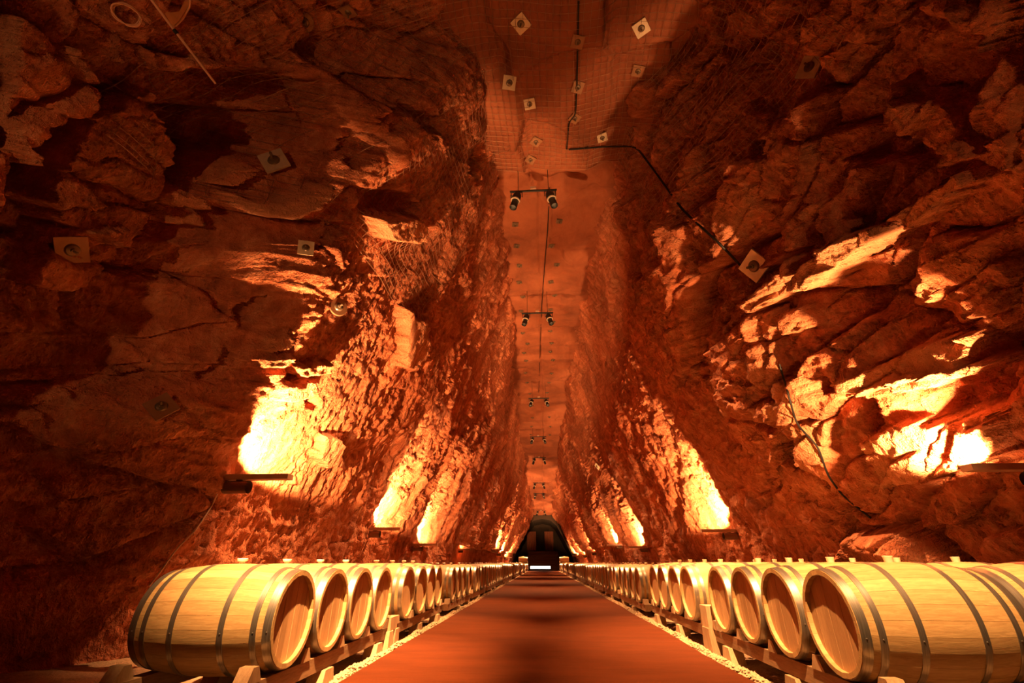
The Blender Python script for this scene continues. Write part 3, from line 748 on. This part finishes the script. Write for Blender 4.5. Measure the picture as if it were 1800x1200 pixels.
DIMPLATE = [c for c in AP['square'].children if c.name.startswith('plate')][0].data.copy(); DIMPLATE.materials[0] = M_BOLT
for j, y in enumerate(np.concatenate([np.arange(9.4, 20, 1.05), np.arange(20.5, 34, 1.7)])):
    for side, xo in ((-1, -.55), (1, .62)):
        x = xo + .12 * math.sin(3.1 * y + side); ok, loc, nor, _ = ceil_o.ray_cast(Vector((x, y, 5)), Vector((0, 0, 1)))
        if not ok: continue
        o = copy_tree(AP['square']); o.location = loc + Vector((0, 0, -.02)); o.rotation_mode = 'QUATERNION'; o.rotation_quaternion = Vector((0, 0, -1)).to_track_quat('Z', 'Y') @ Matrix.Rotation(.2 * math.sin(7 * y), 3, 'Z').to_quaternion(); o.scale = (.52,) * 3
        for c in o.children:
            if c.name.startswith('plate'): c.data = DIMPLATE
        tag(o, f'small ceiling anchor, {ORD[j]} of the {"left" if side < 0 else "right"} file beyond the step', 'rock anchor', 'anchors along the far ceiling strip')
anchor(1052, 818, 'square', .9, .3, 'small pale anchor plate far down the right wall', 'anchor plates on the walls', True)

# ------------------------------------------------------------------ cables, pole, conduit
def polyline(pts, off, objs=None, sub=6):
    raw = []
    for i in range(len(pts) - 1):
        for k in range(sub):
            t = k / sub; h = hit(pts[i][0] * (1 - t) + pts[i + 1][0] * t, pts[i][1] * (1 - t) + pts[i + 1][1] * t, objs)
            if h: raw.append(h[0] + (Vector((0, 0, CAM_Z)) - h[0]).normalized() * off)
    h = hit(*pts[-1], objs)
    if h: raw.append(h[0] + (Vector((0, 0, CAM_Z)) - h[0]).normalized() * off)
    sm = raw
    for _ in range(2): sm = [sm[0]] + [(sm[i - 1] + sm[i] * 2 + sm[i + 1]) / 4 for i in range(1, len(sm) - 1)] + [sm[-1]]
    return sm
def cable(name, pts, r, mat, label, cat, off=.04, objs=None):
    p = polyline(pts, off, objs)
    if len(p) > 2: tag(MB().tube(p, r, 6).build(name, mat, None, True), label, cat)
cable('ceiling_cable', [(1017, 2), (1014, 150), (1012, 200), (1000, 215), (996, 262)], .016, M_CABLE, 'black cable running along the near ceiling to the step', 'cable', .05, (ceil_o,))
cable('wall_cable', [(1000, 263), (1060, 258), (1118, 257), (1150, 300), (1200, 370), (1265, 428), (1305, 470)], .02, M_CABLE, 'black cable swinging from the ceiling step down to the large white plate', 'cable', .08)
cable('wall_cable', [(1370, 640), (1385, 690), (1400, 745), (1438, 785), (1455, 835), (1480, 870), (1530, 910)], .014, M_CABLE, 'black cable descending the right wall towards the barrels', 'cable', .05)
cable('strip_cable', [(966, 330), (963, 400), (957, 470), (952, 540), (949, 620), (947, 690)], .012, M_CABLE, 'thin cable along the far ceiling strip past the spotlights', 'cable', .05, (ceil_o,))
cable('conduit', [(382, 868), (372, 890), (345, 930), (310, 965), (285, 1000), (262, 1030)], .009, M_CORD, 'thin pale conduit dropping from the first left uplight', 'cable', .05)
def at(px, py, dist): return Vector((0, 0, CAM_Z)) + ray(px, py) * dist
o = empty('drop_pole'); 
def dist(px, py, cut):
    h = hit(px, py); return (h[0] - Vector((0, 0, CAM_Z))).length - cut
dp = min(dist(379, 147, .25), dist(308, 55, .3), dist(270, 5, .3)); a, m_, c = at(250, -22, dp * 1.02), at(308, 55, dp), at(379, 147, dp * .98)
MB().tube([a, m_], .016, 10).build('upper_tube', M_POLE, o, True); MB().tube([m_, c], .014, 10).build('lower_tube', M_POLE, o, True)
MB().tube([m_ - (m_ - a).normalized() * .02, m_ + (c - m_).normalized() * .03], .022, 10).build('collar', M_BLACK, o, True)
tag(o, 'slender bronze pole slanting across the upper left corner', 'pole')
o = empty('wall_bracket'); d0 = min(dist(310, 20, .1), dist(335, 2, .1), dist(300, 40, .1))
pl = [(283, 10), (322, 12), (338, -6), (312, 45), (300, 46)]
tri = [at(286, 18, d0), at(306, 50, d0), at(338, 0, d0), at(330, -10, d0), at(315, 20, d0), at(300, 22, d0)]
nrm = ray(310, 20) * .02
MB().add(tri + [p + nrm for p in tri], [tuple(range(6)), tuple(range(11, 5, -1))] + [(i, (i + 1) % 6, 6 + (i + 1) % 6, 6 + i) for i in range(6)]).build('gusset', M_POLE, o)
MB().tube([at(308, 46, d0), at(322, 32, d0), at(333, 12, d0), at(335, -6, d0)], .012, 8).build('brace', M_POLE, o, True)
MB().tube([at(340, -10, d0), at(331, 10, d0 + 1.2)], .015, 8).build('stay', M_POLE, o, True)
tag(o, 'triangular bronze bracket behind the pole at the top left', 'bracket')
cc = at(222, 26, dist(222, 26, .15)); rr = ray(222, 26); ax = rr.orthogonal().normalized(); bx = rr.cross(ax)
o = MB().tube([cc + (ax * math.cos(t) * .12 + bx * math.sin(t) * .10) * (1 + .1 * math.sin(t * 2.3)) + rr * .004 * t for t in np.linspace(0, 18, 70)], .008, 6).build('cable_coil', M_POLE, None, True)
tag(o, 'coil of pale cable left of the bronze bracket', 'cable coil')

# ------------------------------------------------------------------ wire netting on the rock
def net(name, side, y0, y1, z0, z1, label, step=.115):
    ysg, zn, co = WALLS[side]; nu = len(zn)
    def P(y, z):
        i = np.clip(np.searchsorted(ysg, y), 4, len(ysg) - 5); j = int(np.clip((z + .3) / 10.55 * (nu - 1), 4, nu - 5))
        c = co[i - 4:i + 5:2, j - 4:j + 5:2].reshape(-1, 3)
        q = c.mean(0); q[0] += -side * .07; q[2] -= .03; return Vector(q)
    mb = MB(); A_ = np.arange(y0, y1, step); B_ = np.arange(z0, z1, step)
    G = [[P(a + .03 * math.sin(b_ * 2.1), b_ + .03 * math.sin(a * 1.7)) for b_ in B_] for a in A_]
    # the net hangs in smooth folds
    arr = np.array([[list(p) for p in r] for r in G])
    for _ in range(3):
        p = np.pad(arr, ((1, 1), (1, 1), (0, 0)), 'edge'); arr = np.maximum if False else (p[:-2, 1:-1] + p[2:, 1:-1] + p[1:-1, :-2] + p[1:-1, 2:] + 2 * p[1:-1, 1:-1]) / 6
    for i in range(len(A_)): mb.tube([Vector(q) for q in arr[i]], .0042, 3, False)
    for j in range(len(B_)): mb.tube([Vector(q) for q in arr[:, j]], .0042, 3, False)
    me = mesh(name, mb.v, mb.f, M_WIRE); return tag(link(name, me), label, 'wire netting', kind='stuff')
net('wire_netting', -1, 3.2, 8.6, 5.3, 9.6, 'wire netting draped over the upper left rock and dark cavity')
net('wire_netting', 1, 3.4, 8.4, 6.6, 9.6, 'wire netting bolted over the upper right rock')
mb = MB(); st2 = .13
for x in np.arange(-1.6, 2.9, st2):
    pts = []
    for y in np.arange(2.2, 8.2, .26):
        ok, loc, nor, _ = ceil_o.ray_cast(Vector((x + .06 * math.sin(y), y, 5)), Vector((0, 0, 1)))
        if ok: pts.append(loc + Vector((0, 0, -.05)))
    if len(pts) > 2: mb.tube(pts, .0042, 3, False)
for y in np.arange(2.2, 8.2, st2):
    pts = []
    for x in np.arange(-1.6, 2.9, .26):
        ok, loc, nor, _ = ceil_o.ray_cast(Vector((x, y + .06 * math.sin(2 * x), 5)), Vector((0, 0, 1)))
        if ok: pts.append(loc + Vector((0, 0, -.05)))
    if len(pts) > 2: mb.tube(pts, .0042, 3, False)
tag(link('wire_netting', mesh('wire_netting', mb.v, mb.f, M_WIRE)), 'wire netting stretched under the near ceiling', 'wire netting', kind='stuff')
# railing at the low side gallery
o = empty('railing', (-3.95, 37.5, 1.55))
for i, y in enumerate((0, 2.2, 4.4)): MB().tube([(0, y, -.02), (0, y, .75)], .03, 8).build('post', M_DARKMET, o)
for z in (.35, .74): MB().tube([(0, 0, z), (0, 4.4, z)], .02, 8).build('rail', M_DARKMET, o)
tag(o, 'small metal railing above the dark side gallery on the left', 'railing')
